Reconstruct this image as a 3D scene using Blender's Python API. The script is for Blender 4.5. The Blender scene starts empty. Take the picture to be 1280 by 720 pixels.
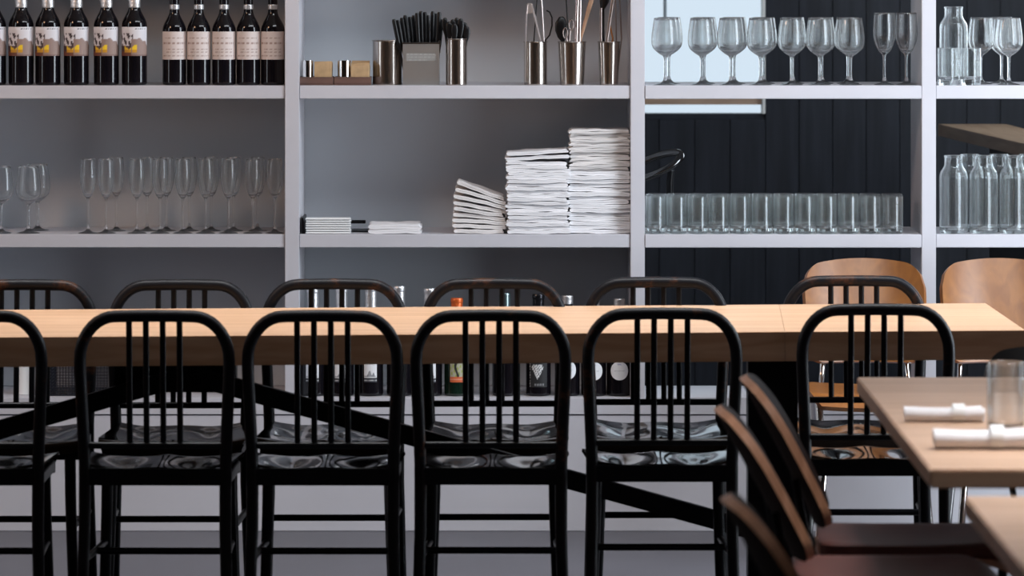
import bpy, bmesh, math, random
from mathutils import Vector, Matrix
random.seed(7)
PI = math.pi
S = bpy.context.scene
C = S.collection

# ------------------------------------------------------------------ camera
F = 6200.0            # focal length in pixels of the 1280 px wide frame
CZ = 1.695            # lens height; the lens looks level and is shifted down
HY = -70.0            # row of the horizon
cam_d = bpy.data.cameras.new('camera')
cam = bpy.data.objects.new('camera', cam_d); C.objects.link(cam)
cam.location = (0, 0, CZ); cam.rotation_euler = (PI/2, 0, 0)
cam_d.sensor_width = 36; cam_d.lens = F/1280*36
cam_d.shift_y = -(360-HY)/1280
cam_d.clip_start = 0.1; cam_d.clip_end = 100
cam_d.dof.use_dof = True; cam_d.dof.focus_distance = 14.2; cam_d.dof.aperture_fstop = 7.0
S.camera = cam

# ------------------------------------------------------------------ sky, lights, exposure
S.view_settings.view_transform = 'Standard'; S.view_settings.look = 'None'
S.view_settings.exposure = -0.14; S.view_settings.gamma = 1.0
S.view_settings.use_curve_mapping = False
w = bpy.data.worlds.new('sky'); S.world = w; w.use_nodes = True
bg = w.node_tree.nodes['Background']
bg.inputs[0].default_value = (0.78, 0.90, 1.0, 1); bg.inputs[1].default_value = 1.0

def area(name, loc, target, sx, sy, power, col, spread=180):
    l = bpy.data.lights.new(name, 'AREA'); l.shape = 'RECTANGLE'; l.size = sx; l.size_y = sy
    l.energy = power; l.color = col; l.spread = math.radians(spread)
    o = bpy.data.objects.new(name, l); C.objects.link(o); o.location = loc
    o.rotation_euler = (Vector(target)-Vector(loc)).to_track_quat('-Z', 'Y').to_euler()
    return o
# unseen side windows added to carry the lights; ceiling panels are added fill
RX0, RX1, RY0, RY1, RZ = -3.7, 2.75, -1.0, 18.5, 3.6  # right wall drawn in to hold the key light
SIDE_WIN = [('unseen_key_window', 1, 12.18, 13.42, 0.30, 3.1), ('added_rear_window', 1, 15.6, 17.4, 0.9, 2.7), ('added_strip_window', -1, 12.1, 12.6, 0.7, 2.9)]
area('right_key_panel', (RX1-0.02, 12.8, 1.7), (0.6, 13.6, 1.45), 1.1, 2.7, 132, (0.84, 0.92, 1.0))  # key from the right; its unseen window is built around this panel
area('rear_fill', (RX1-0.02, 16.5, 1.8), (0.0, 16.2, 1.2), 1.7, 1.7, 45, (0.84, 0.93, 1.0))  # added fill for the ledge and the backs of the glasses
area('left_strip_fill', (RX0+0.02, 12.35, 1.8), (0.0, 13.6, 1.4), 0.45, 2.1, 16, (0.88, 0.94, 1.0))  # added panel for the left highlight strip on the bottles
area('table_fill', (-0.2, 12.55, 3.58), (-0.2, 12.55, 0.0), 5.0, 0.7, 44, (0.97, 0.98, 1.0), 60)  # added fill over the tabletop; the ceiling has no opening
area('aisle_fill', (0.9, 12.2, 3.55), (-0.2, 14.6, 1.0), 3.0, 0.5, 78, (0.90, 0.95, 1.0))  # added fill to brighten the back panels of the bays
area('front_fill', (1.5, 9.0, 3.58), (1.3, 9.0, 0.0), 1.2, 4.6, 150, (0.98, 0.98, 1.0), 74)  # added overhead fill for the front table tops
area('room_fill', (-1.0, 3.0, 3.5), (0.0, 12.0, 0.8), 3.0, 1.5, 8, (0.95, 0.96, 1.0))  # weak fill added for faces turned to the camera
area('warm_fill', (-2.7, 12.3, 2.8), (0.4, 14.6, 0.9), 0.5, 0.5, 20, (1.0, 0.60, 0.36))  # added warm fill to brown the shaded ends of the bays

cy = S.cycles
cy.use_denoising = True
cy.max_bounces = 20; cy.transmission_bounces = 20; cy.glossy_bounces = 6; cy.transparent_max_bounces = 16
cy.diffuse_bounces = 4; cy.sample_clamp_indirect = 4.0

# ------------------------------------------------------------------ helpers
def X(px, d): return (px-640)*d/F
def Z(py, d): return CZ-(py-HY)*d/F

def mat(name, col, rough=0.5, metal=0.0, bump=0.0, bscale=60, vary=0.0, vscale=8, spec=0.5, coat=0.0, stretch=None):
    m = bpy.data.materials.new(name); m.use_nodes = True
    nt = m.node_tree; b = nt.nodes['Principled BSDF']
    b.inputs['Base Color'].default_value = (*col, 1); b.inputs['Roughness'].default_value = rough
    b.inputs['Metallic'].default_value = metal; b.inputs['Specular IOR Level'].default_value = spec
    b.inputs['Coat Weight'].default_value = coat
    tc = nt.nodes.new('ShaderNodeTexCoord'); mp = nt.nodes.new('ShaderNodeMapping')
    nt.links.new(tc.outputs['Object'], mp.inputs['Vector'])
    if stretch: mp.inputs['Scale'].default_value = stretch
    if vary:
        n = nt.nodes.new('ShaderNodeTexNoise'); n.inputs['Scale'].default_value = vscale; n.inputs['Detail'].default_value = 5
        r = nt.nodes.new('ShaderNodeValToRGB')
        r.color_ramp.elements[0].position = 0.3; r.color_ramp.elements[1].position = 0.72
        r.color_ramp.elements[0].color = (*[c*(1-vary) for c in col], 1)
        r.color_ramp.elements[1].color = (*[min(1, c*(1+vary*0.7)) for c in col], 1)
        nt.links.new(mp.outputs[0], n.inputs['Vector']); nt.links.new(n.outputs[0], r.inputs[0])
        nt.links.new(r.outputs[0], b.inputs['Base Color'])
    if bump:
        n2 = nt.nodes.new('ShaderNodeTexNoise'); n2.inputs['Scale'].default_value = bscale; n2.inputs['Detail'].default_value = 3
        bp = nt.nodes.new('ShaderNodeBump'); bp.inputs['Strength'].default_value = bump; bp.inputs['Distance'].default_value = 0.004
        nt.links.new(mp.outputs[0], n2.inputs['Vector']); nt.links.new(n2.outputs[0], bp.inputs['Height'])
        nt.links.new(bp.outputs[0], b.inputs['Normal'])
    return m

def glass_mat(name, col=(1, 1, 1), rough=0.0, ior=1.45, clear=0.45, h0=0.01, h1=0.25):
    """clear glass: refracting body, thin-wall share that passes straight through, and a whitish share that paints in bright rims and reflections"""
    m = bpy.data.materials.new(name); m.use_nodes = True
    nt = m.node_tree; nt.nodes.remove(nt.nodes['Principled BSDF']); N = nt.nodes.new; L = nt.links.new
    out = [n for n in nt.nodes if n.type == 'OUTPUT_MATERIAL'][0]
    g = N('ShaderNodeBsdfGlass'); g.inputs['Color'].default_value = (*col, 1); g.inputs['Roughness'].default_value = rough; g.inputs['IOR'].default_value = ior
    t = N('ShaderNodeBsdfTransparent'); t.inputs[0].default_value = (*col, 1)
    a = N('ShaderNodeMixShader'); a.inputs[0].default_value = clear; L(g.outputs[0], a.inputs[1]); L(t.outputs[0], a.inputs[2])
    d = N('ShaderNodeBsdfDiffuse'); d.inputs[0].default_value = (0.86, 0.93, 0.95, 1)
    r = N('ShaderNodeBsdfTranslucent'); r.inputs[0].default_value = (0.86, 0.93, 0.95, 1)
    h = N('ShaderNodeMixShader'); h.inputs[0].default_value = 0.4; L(d.outputs[0], h.inputs[1]); L(r.outputs[0], h.inputs[2])
    lw = N('ShaderNodeLayerWeight'); lw.inputs['Blend'].default_value = 0.5  # diffuse white grows at grazing angles to paint bright glass edges
    p = N('ShaderNodeMath'); p.operation = 'POWER'; p.inputs[1].default_value = 3.5; L(lw.outputs['Facing'], p.inputs[0])
    n = N('ShaderNodeTexNoise'); n.inputs['Scale'].default_value = 45; n.inputs['Detail'].default_value = 3
    q = N('ShaderNodeMath'); q.operation = 'MULTIPLY_ADD'; q.inputs[1].default_value = h1; q.inputs[2].default_value = h0; L(p.outputs[0], q.inputs[0])
    k = N('ShaderNodeMath'); k.operation = 'MULTIPLY_ADD'; k.inputs[1].default_value = 0.8; k.inputs[2].default_value = 0.6; L(n.outputs[0], k.inputs[0])
    z = N('ShaderNodeMath'); z.operation = 'MULTIPLY'; L(q.outputs[0], z.inputs[0]); L(k.outputs[0], z.inputs[1])
    o = N('ShaderNodeMixShader'); L(z.outputs[0], o.inputs[0]); L(a.outputs[0], o.inputs[1]); L(h.outputs[0], o.inputs[2]); L(o.outputs[0], out.inputs[0])
    return m

def print_mat(name, rough=0.6):
    m = bpy.data.materials.new(name); m.use_nodes = True
    nt = m.node_tree; b = nt.nodes['Principled BSDF']; b.inputs['Roughness'].default_value = rough
    a = nt.nodes.new('ShaderNodeAttribute'); a.attribute_name = 'print'
    nt.links.new(a.outputs['Color'], b.inputs['Base Color'])
    return m

def wood_mat(name, light, dark, rough=0.45, axis=0, scale=1.0):
    m = bpy.data.materials.new(name); m.use_nodes = True
    nt = m.node_tree; b = nt.nodes['Principled BSDF']; b.inputs['Roughness'].default_value = rough
    tc = nt.nodes.new('ShaderNodeTexCoord'); mp = nt.nodes.new('ShaderNodeMapping')
    sc = [14*scale]*3; sc[axis] = 0.9*scale
    mp.inputs['Scale'].default_value = sc
    n = nt.nodes.new('ShaderNodeTexNoise'); n.inputs['Scale'].default_value = 2.2; n.inputs['Detail'].default_value = 8; n.inputs['Distortion'].default_value = 0.6
    r = nt.nodes.new('ShaderNodeValToRGB')
    r.color_ramp.elements[0].position = 0.33; r.color_ramp.elements[1].position = 0.66
    r.color_ramp.elements[0].color = (*dark, 1); r.color_ramp.elements[1].color = (*light, 1)
    nt.links.new(tc.outputs['Object'], mp.inputs[0]); nt.links.new(mp.outputs[0], n.inputs['Vector'])
    nt.links.new(n.outputs[0], r.inputs[0]); nt.links.new(r.outputs[0], b.inputs['Base Color'])
    bp = nt.nodes.new('ShaderNodeBump'); bp.inputs['Strength'].default_value = 0.06; bp.inputs['Distance'].default_value = 0.003
    nt.links.new(n.outputs[0], bp.inputs['Height']); nt.links.new(bp.outputs[0], b.inputs['Normal'])
    return m

def scuffed_mat(name):
    m = bpy.data.materials.new(name); m.use_nodes = True
    nt = m.node_tree; b = nt.nodes['Principled BSDF']
    tc = nt.nodes.new('ShaderNodeTexCoord')
    oi = nt.nodes.new('ShaderNodeObjectInfo'); ad = nt.nodes.new('ShaderNodeVectorMath')
    cb = nt.nodes.new('ShaderNodeCombineXYZ'); mu = nt.nodes.new('ShaderNodeMath'); mu.operation = 'MULTIPLY'; mu.inputs[1].default_value = 37
    nt.links.new(oi.outputs['Random'], mu.inputs[0]); nt.links.new(mu.outputs[0], cb.inputs[0])
    nt.links.new(tc.outputs['Object'], ad.inputs[0]); nt.links.new(cb.outputs[0], ad.inputs[1])
    n = nt.nodes.new('ShaderNodeTexNoise'); n.inputs['Scale'].default_value = 9; n.inputs['Detail'].default_value = 9; n.inputs['Roughness'].default_value = 0.75
    r = nt.nodes.new('ShaderNodeValToRGB')
    r.color_ramp.elements[0].position = 0.56; r.color_ramp.elements[1].position = 0.68
    r.color_ramp.elements[0].color = (0.006, 0.006, 0.008, 1); r.color_ramp.elements[1].color = (0.075, 0.03, 0.014, 1)
    nt.links.new(ad.outputs[0], n.inputs['Vector']); nt.links.new(n.outputs[0], r.inputs[0]); nt.links.new(r.outputs[0], b.inputs['Base Color'])
    b.inputs['Roughness'].default_value = 0.42; b.inputs['Specular IOR Level'].default_value = 0.15
    return m

def mesh(name, verts, faces, smooth=None):
    me = bpy.data.meshes.new(name); me.from_pydata([tuple(v) for v in verts], [], faces); me.update()
    bm = bmesh.new(); bm.from_mesh(me); bmesh.ops.recalc_face_normals(bm, faces=bm.faces); bm.to_mesh(me); bm.free()
    if smooth is not None:
        me.shade_smooth()
        if smooth < 180: me.set_sharp_from_angle(angle=math.radians(smooth))
    return me

def obj(name, me, m=None, parent=None, loc=(0, 0, 0), rot=(0, 0, 0), kind=None):
    o = bpy.data.objects.new(name, me); C.objects.link(o)
    if m is not None and me is not None:
        if not me.materials: me.materials.append(m)
        elif me.materials[0] != m and len(me.materials) == 1:
            me = me.copy(); me.materials[0] = m; o.data = me
    o.location = loc; o.rotation_euler = rot
    if parent is not None: o.parent = parent
    if kind: o['kind'] = kind
    return o

def tag(o, label, cat, group=None):
    o['label'] = label; o['category'] = cat
    if group: o['group'] = group
    return o

def thing(name, label, cat, loc=(0, 0, 0), rz=0, group=None):
    o = bpy.data.objects.new(name, None); C.objects.link(o); o.empty_display_size = 0.05
    o.location = loc; o.rotation_euler = (0, 0, rz)
    return tag(o, label, cat, group)

def dup(o, loc=None, rot=None, label=None, group=None, parent=None):
    c = o.copy(); C.objects.link(c)
    if parent is not None: c.parent = parent
    if loc is not None: c.location = loc
    if rot is not None: c.rotation_euler = rot
    if label: c['label'] = label
    if group: c['group'] = group
    for ch in list(o.children): dup(ch, parent=c)
    return c

def join(*parts):
    V, Fc = [], []
    for v, f in parts:
        n = len(V); V += list(v); Fc += [tuple(i+n for i in q) for q in f]
    return V, Fc

def xf(part, M):
    return [M @ Vector(v) for v in part[0]], part[1]

def box(x0, x1, y0, y1, z0, z1):
    v = [(x, y, z) for z in (z0, z1) for y in (y0, y1) for x in (x0, x1)]
    return v, [(0, 2, 3, 1), (4, 5, 7, 6), (0, 1, 5, 4), (2, 6, 7, 3), (0, 4, 6, 2), (1, 3, 7, 5)]

def bevel_mesh(name, part, r=0.002, seg=2, smooth=40):
    me = mesh(name, *part)
    bm = bmesh.new(); bm.from_mesh(me)
    bmesh.ops.bevel(bm, geom=list(bm.edges), offset=r, segments=seg, affect='EDGES', clamp_overlap=True)
    bm.to_mesh(me); bm.free(); me.shade_smooth(); me.set_sharp_from_angle(angle=math.radians(smooth))
    return me

def bbox(name, x0, x1, y0, y1, z0, z1, r=0.002): return bevel_mesh(name, box(x0, x1, y0, y1, z0, z1), r)

def tube(pts, r, n=10, closed=False, flat=None):
    """round bar swept along pts; r number or list; flat=(a,b) gives an oval section"""
    P = [Vector(p) for p in pts]; N = len(P)
    rs = r if isinstance(r, (list, tuple)) else [r]*N
    V, Fc = [], []; up = None
    for i, p in enumerate(P):
        a = P[(i-1) % N] if (closed or i > 0) else p
        b = P[(i+1) % N] if (closed or i < N-1) else p
        t = (b-a).normalized()
        if up is None:
            up = t.orthogonal().normalized() if abs(t.y) > 0.9 else (Vector((0, 1, 0))-t*t.y).normalized()
        up = (up-t*up.dot(t)).normalized(); s = t.cross(up)
        fa, fb = flat if flat else (1, 1)
        for k in range(n):
            c = 2*PI*k/n
            V.append(p+up*math.cos(c)*rs[i]*fa+s*math.sin(c)*rs[i]*fb)
    for i in range(N if closed else N-1):
        for k in range(n):
            j = (i+1) % N
            Fc.append((i*n+k, i*n+(k+1) % n, j*n+(k+1) % n, j*n+k))
    if not closed:
        Fc.append(tuple(range(n))[::-1]); Fc.append(tuple((N-1)*n+k for k in range(n)))
    return V, Fc

def lathe(prof, n=36):
    """closed solid of revolution; prof goes from axis to axis"""
    V, Fc, rings = [], [], []
    full = [prof[0]]
    for a, b in zip(prof, prof[1:]):
        L = math.hypot(b[0]-a[0], b[1]-a[1])
        if L > 0.009:
            for t in (0.0012/L, 0.0035/L, 1-0.0035/L, 1-0.0012/L): full.append((a[0]+(b[0]-a[0])*t, a[1]+(b[1]-a[1])*t))
        full.append(b)
    for r, z in full:
        if r < 1e-6: rings.append([len(V)]); V.append((0, 0, z))
        else:
            rings.append(list(range(len(V), len(V)+n)))
            V += [(r*math.cos(2*PI*k/n), r*math.sin(2*PI*k/n), z) for k in range(n)]
    for a, b in zip(rings, rings[1:]):
        for k in range(n):
            q = [a[k % len(a)], a[(k+1) % len(a)], b[(k+1) % len(b)], b[k % len(b)]]
            u = []
            for i in q:
                if i not in u: u.append(i)
            if len(u) > 2: Fc.append(tuple(u))
    return V, Fc

def spline(pts, m=6):
    out = []
    for i in range(len(pts)-1):
        p0 = Vector(pts[max(i-1, 0)]); p1 = Vector(pts[i]); p2 = Vector(pts[i+1]); p3 = Vector(pts[min(i+2, len(pts)-1)])
        for k in range(m):
            t = k/m
            out.append(tuple(0.5*((2*p1)+(-p0+p2)*t+(2*p0-5*p1+4*p2-p3)*t*t+(-p0+3*p1-3*p2+p3)*t**3)))
    out.append(tuple(pts[-1])); return out

RIM = {}
def sheet(fn, nu, nv, th):
    """curved board: fn(u,v) in 0..1, thickness th"""
    P = [[Vector(fn(i/nu, j/nv)) for j in range(nv+1)] for i in range(nu+1)]
    V, Fc = [], []
    def nrm(i, j):
        a = P[min(i+1, nu)][j]-P[max(i-1, 0)][j]; b = P[i][min(j+1, nv)]-P[i][max(j-1, 0)]
        return a.cross(b).normalized()
    for s in (0.5, -0.5):
        for i in range(nu+1):
            for j in range(nv+1): V.append(P[i][j]+nrm(i, j)*th*s)
    k = (nu+1)*(nv+1); ix = lambda i, j: i*(nv+1)+j
    for i in range(nu):
        for j in range(nv):
            q = (ix(i, j), ix(i+1, j), ix(i+1, j+1), ix(i, j+1)); Fc.append(q); Fc.append(tuple(a+k for a in q[::-1]))
    rim = [ix(i, 0) for i in range(nu)]+[ix(nu, j) for j in range(nv)]+[ix(i, nv) for i in range(nu, 0, -1)]+[ix(0, j) for j in range(nv, 0, -1)]
    for a, b in zip(rim, rim[1:]+rim[:1]): Fc.append((a, a+k, b+k, b))
    return V, Fc

ORD = ['bottom', 'second', 'third', 'fourth', 'fifth', 'sixth', 'seventh', 'eighth', 'ninth', 'tenth', 'eleventh', 'twelfth', 'thirteenth',
       'fourteenth', 'fifteenth', 'sixteenth', 'seventeenth', 'eighteenth', 'nineteenth', 'twentieth', 'twenty-first', 'twenty-second']
LFT = ['leftmost', 'second from left', 'third from left', 'fourth from left', 'fifth from left', 'sixth from left', 'seventh from left',
       'eighth from left', 'ninth from left', 'tenth from left', 'eleventh from left', 'twelfth from left']

# ------------------------------------------------------------------ materials
M_paint = mat('shelf_paint', (0.56, 0.55, 0.59), 0.42, vary=0.05, vscale=3, bump=0.03, bscale=40)
M_panel = mat('back_panel_paint', (0.54, 0.565, 0.60), 0.55, vary=0.05, vscale=2)
M_floor = mat('polished_concrete', (0.060, 0.059, 0.072), 0.33, vary=0.16, vscale=2.5, bump=0.03, bscale=30)
M_ceil = mat('ceiling_paint', (0.42, 0.40, 0.38), 0.8, vary=0.05)
M_brick = mat('warm_plaster', (0.26, 0.17, 0.13), 0.8, vary=0.25, vscale=3)
M_navy = mat('navy_board', (0.018, 0.021, 0.030), 0.5, spec=0.25, vary=0.35, vscale=6, stretch=(6, 6, 0.5))
M_navy2 = mat('dark_green_panel', (0.022, 0.028, 0.031), 0.5, vary=0.2)
M_white = mat('window_paint', (0.80, 0.80, 0.78), 0.5, vary=0.04)
M_tan = mat('tan_wood_rail', (0.45, 0.30, 0.21), 0.5, vary=0.15, stretch=(1, 8, 8))
M_pane = glass_mat('window_glass', (0.97, 0.985, 1.0), 0.0, 1.1, 0.9, 0.0, 0.0)
M_black = mat('black_enamel', (0.003, 0.003, 0.0045), 0.36, vary=0.3, vscale=12, spec=0.2)
M_seat = mat('black_gloss_seat', (0.004, 0.004, 0.005), 0.10, vary=0.2, coat=0.3)
M_scuff = scuffed_mat('scuffed_black_paint')
M_oak = wood_mat('oak_top', (0.59, 0.375, 0.235), (0.44, 0.25, 0.135), 0.38)
M_oak2 = wood_mat('oak_small_top', (0.60, 0.40, 0.28), (0.48, 0.30, 0.19), 0.38)
M_ply = wood_mat('orange_ply', (0.23, 0.085, 0.016), (0.17, 0.056, 0.009), 0.35, axis=2)
M_walnut = wood_mat('walnut_ply', (0.42, 0.215, 0.13), (0.28, 0.13, 0.07), 0.4, axis=2)
M_leather = mat('brown_leather', (0.10, 0.032, 0.024), 0.5, vary=0.2, spec=0.3, bump=0.1, bscale=90)
M_steel = mat('brushed_steel', (0.43, 0.39, 0.36), 0.2, 1.0, vary=0.08, vscale=20, stretch=(1, 1, 0.05))
M_tin = mat('grey_tin', (0.52, 0.51, 0.50), 0.38, 0.9, vary=0.12, vscale=6)
M_chrome = mat('chrome', (0.75, 0.74, 0.73), 0.10, 1.0, vary=0.05)
M_foil = mat('silver_foil', (0.72, 0.71, 0.72), 0.42, 1.0, bump=0.5, bscale=120, vary=0.1)
M_foilo = mat('orange_foil', (0.75, 0.14, 0.03), 0.3, 0.4, bump=0.4, bscale=120, vary=0.2)
M_winegl = mat('dark_wine_glass', (0.006, 0.005, 0.007), 0.08, vary=0.3, spec=0.35)
M_greengl = mat('dark_green_glass', (0.006, 0.016, 0.010), 0.07, vary=0.3, spec=0.6)
M_print = print_mat('printed_label')
M_plastic = mat('black_plastic', (0.004, 0.004, 0.005), 0.35, vary=0.2, spec=0.3)
M_cloth = mat('white_napkin_cloth', (0.80, 0.79, 0.81), 0.9, bump=0.15, bscale=300, vary=0.03)
M_cloth2 = mat('off_white_napkin_cloth', (0.74, 0.71, 0.70), 0.9, bump=0.15, bscale=300, vary=0.03)
M_paper = mat('white_paper', (0.82, 0.83, 0.83), 0.8, vary=0.02)
M_kraft = mat('kraft_paper', (0.45, 0.30, 0.16), 0.75, vary=0.2, vscale=40)
M_tray = mat('dark_tray_wood', (0.13, 0.07, 0.055), 0.5, vary=0.25, stretch=(1, 8, 8))
M_glass = glass_mat('clear_glass', (0.99, 0.995, 0.995), clear=0.22, h0=0.001, h1=0.075)
M_glass2 = glass_mat('pressed_glass', (0.985, 0.995, 0.995), clear=0.12, h0=0.018, h1=0.16)
M_pale = mat('pale_wood', (0.42, 0.24, 0.15), 0.5, vary=0.2, stretch=(8, 8, 1))
M_spoon = mat('tarnished_steel', (0.34, 0.28, 0.26), 0.3, 1.0, vary=0.15)
M_back_face = mat('dark_back_face', (0.016, 0.009, 0.008), 0.7, vary=0.2, bump=0.1, bscale=90, spec=0.05)
M_satin = mat('satin_steel', (0.78, 0.70, 0.67), 0.38, 1.0, vary=0.06)
M_wire = mat('dark_wire', (0.03, 0.032, 0.045), 0.4, 0.6, vary=0.2)

# ------------------------------------------------------------------ setting: room
obj('floor', mesh('floor', *box(RX0, RX1, RY0, RY1, -0.1, 0)), M_floor, kind='structure')
obj('ceiling', mesh('ceiling', *box(RX0, RX1, RY0, RY1, RZ, RZ+0.1)), M_ceil, kind='structure')
for nm, sd in (('wall_left', -1), ('wall_right', 1)):
    xa, xb = (RX0-0.1, RX0) if sd < 0 else (RX1, RX1+0.1)
    bits, y = [], RY0
    for (wnm, s_, a, b, c, e) in sorted([q for q in SIDE_WIN if q[1] == sd], key=lambda q: q[2]):
        bits += [box(xa, xb, y, a, 0, RZ), box(xa, xb, a, b, 0, c), box(xa, xb, a, b, e, RZ)]; y = b
    bits.append(box(xa, xb, y, RY1, 0, RZ))
    obj(nm, mesh(nm, *join(*bits)), M_brick, kind='structure')
for (wnm, sd, a, b, c, e) in SIDE_WIN:  # unseen windows, added around the side area lights
    xa, xb = (RX0-0.09, RX0+0.015) if sd < 0 else (RX1-0.015, RX1+0.09)
    f = obj(wnm, bevel_mesh('window', join(box(xa, xb, a, a+0.05, c, e), box(xa, xb, b-0.05, b, c, e), box(xa, xb, a+0.05, b-0.05, c, c+0.05), box(xa, xb, a+0.05, b-0.05, e-0.05, e)), 0.002), M_white, kind='structure')
    xm = (xa+xb)/2
    obj('pane', mesh('pane', *box(xm-0.003+0.02*sd, xm+0.003+0.02*sd, a+0.05, b-0.05, c+0.05, e-0.05)), M_pane, f)
obj('wall_front', mesh('wall_front', *box(RX0, RX1, RY0-0.1, RY0, 0, RZ)), M_brick, kind='structure')
WX0, WX1, WZ0, WZ1 = 0.15, 0.944, 1.062, 2.7      # window opening in the back wall
wb = obj('wall_back', mesh('wall_back', *join(box(RX0, WX0, RY1, RY1+0.1, 0, RZ), box(WX1, RX1, RY1, RY1+0.1, 0, RZ),
         box(WX0, WX1, RY1, RY1+0.1, 0, WZ0), box(WX0, WX1, RY1, RY1+0.1, WZ1, RZ))), M_navy, kind='structure')
bw = 0.125
k0 = int(math.floor(0.0/bw)); x = WX1
xs = [WX1+bw*i for i in range(0, 12)]
for xa in xs:
    obj('board', bbox('board', xa+0.0008, xa+bw-0.0008, RY1-0.018, RY1-0.0005, 0.001, RZ-0.001, 0.003), M_navy, wb)
n = 6; ww = (WX1-WX0)/n
for i in range(n):
    xa = WX0+ww*i
    obj('board', bbox('board', xa+0.0008, xa+ww-0.0008, RY1-0.018, RY1-0.0005, 0.001, WZ0-0.02, 0.003), M_navy, wb)
wn = obj('window_1', bevel_mesh('window', join(
    box(WX0, WX0+0.05, RY1-0.02, RY1+0.08, WZ0, WZ1), box(WX1-0.012, WX1, RY1-0.02, RY1+0.08, WZ0, WZ1),
    box(WX0+0.05, WX1-0.012, RY1-0.02, RY1+0.08, WZ1-0.05, WZ1)), 0.002), M_white, kind='structure')
obj('bottom_rail', bbox('rail', WX0+0.05, WX1-0.012, RY1+0.0, RY1+0.06, WZ0+0.034, WZ0+0.056, 0.002), M_tan, wn)
obj('pane', mesh('pane', *box(WX0+0.05, WX1-0.012, RY1+0.028, RY1+0.034, WZ0, WZ0+0.034)), M_pane, wn)
obj('pane', mesh('pane', *box(WX0+0.05, WX1-0.012, RY1+0.028, RY1+0.034, WZ0+0.056, WZ1-0.05)), M_pane, wn)
obj('mullion', bbox('mullion', 0.566, 0.578, RY1+0.036, RY1+0.06, WZ0+0.30, WZ1-0.05, 0.002), mat('mullion_grey', (0.35, 0.38, 0.4), 0.5, vary=0.05), wn)

# ------------------------------------------------------------------ shelving unit
DF = F/433.0; DB = DF+0.39
def SX(px): return (px-640)/433.0
def SZ(py): return CZ-(py-HY)/433.0
Z1, Z2, ZD = SZ(107), SZ(293), SZ(497)
unit = thing('shelving_unit', 'pale grey painted built-in shelving unit of open bays along the room behind the long table', 'shelving', (0, DF, 0))
def U(name, x0, x1, y0, y1, z0, z1, m=M_paint, r=0.0015):
    return obj(name, bbox(name, x0, x1, y0-DF, y1-DF, z0, z1, r), m, unit)
posts = [(-76, -58), (356, 374), (788, 806), (1152, 1170), (1516, 1534)]
for a, b in posts: U('post', SX(a), SX(b), DF, DB, ZD, 2.62)
bays = [(-58, 356), (374, 788), (806, 1152), (1170, 1516)]
for bi, (a, b) in enumerate(bays):
    for py in (-265, -79, 107, 293):
        U('shelf', SX(a)+0.0005, SX(b)-0.0005, DF+(0.004 if bi != 2 else -0.002), DB-(0.016 if bi < 2 else 0), SZ(py+16.5), SZ(py))
    if bi < 2: obj('back_panel', bbox('back_panel', SX(a), SX(b), 0.375, 0.389, ZD+0.001, 2.60, 0.001), M_panel, unit)
U('crown_board', SX(-76), SX(1534), DF, DB, 2.62, 2.66)
U('deck', SX(-76), SX(1534), DF-0.004, DB, SZ(518), ZD)
U('base_panel', SX(-76), SX(1534), DF, DB-0.02, 0.0, SZ(519.2))

# ------------------------------------------------------------------ bottles
def curved_print(name, r, z0, z1, ang, fn, nu=36, nv=30, th=0.0):
    V, Fc, cols = [], [], []
    for j in range(nv+1):
        for i in range(nu+1):
            a = -PI/2+(i/nu-0.5)*ang
            V.append((r*math.cos(a), r*math.sin(a), z0+(z1-z0)*j/nv)); cols.append(fn(i/nu, j/nv))
    for j in range(nv):
        for i in range(nu):
            q = j*(nu+1)+i; Fc.append((q, q+1, q+nu+2, q+nu+1))
    me = bpy.data.meshes.new(name); me.from_pydata(V, [], Fc); me.update(); me.shade_smooth()
    at = me.attributes.new('print', 'FLOAT_COLOR', 'POINT')
    for k, c in enumerate(cols): at.data[k].color = (*c, 1)
    return me

def lines(u, v, rows, seed=1, lo=0.12, hi=0.88, th=0.03):
    """illegible rows of small type"""
    for q, r in enumerate(rows):
        if abs(v-r) < th and lo < u < hi and math.sin(u*97+q*31*seed)+math.sin(u*41+q*7) > -0.35: return True
    return False

def art_hill(u, v):
    if v > 0.88: return (0.05, 0.05, 0.06) if (0.55 < u < 0.9 and 0.9 < v < 0.955 and math.sin(u*140) > -0.3) else (0.74, 0.72, 0.75)
    if 0.20 < u < 0.60 and 0.13 < v < 0.40 and v < 0.22+0.9*abs(u-0.36) and not (0.44 < u < 0.47): return (0.85, 0.55, 0.02) if v > 0.2 else (0.6, 0.3, 0.02)
    hill = 0.60-1.6*(u-0.62)**2+0.03*math.sin(u*30)
    if u > 0.42 and v < hill: 
        if v < 0.06: return (0.20, 0.12, 0.10)
        return (0.30, 0.205, 0.175)
    if u < 0.5 and v < 0.14: return (0.16, 0.05, 0.03)
    if u < 0.5 and v < 0.78 and math.sin(u*42+v*9)+0.9*math.sin(v*21+u*15) > 0.25: return (0.05, 0.03, 0.035)
    if u < 0.42 and v < 0.34: return (0.10, 0.05, 0.05)
    return (0.70, 0.67, 0.70)
def art_cream(u, v):
    if lines(u, v, [0.78], 3, 0.2, 0.8, 0.014) or lines(u, v, [0.57], 5, 0.12, 0.9, 0.035) or lines(u, v, [0.36, 0.27], 2, 0.25, 0.85, 0.02) or lines(u, v, [0.14], 4, 0.1, 0.9, 0.012):
        return (0.36, 0.25, 0.22)
    return (0.66, 0.57, 0.54)
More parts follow.
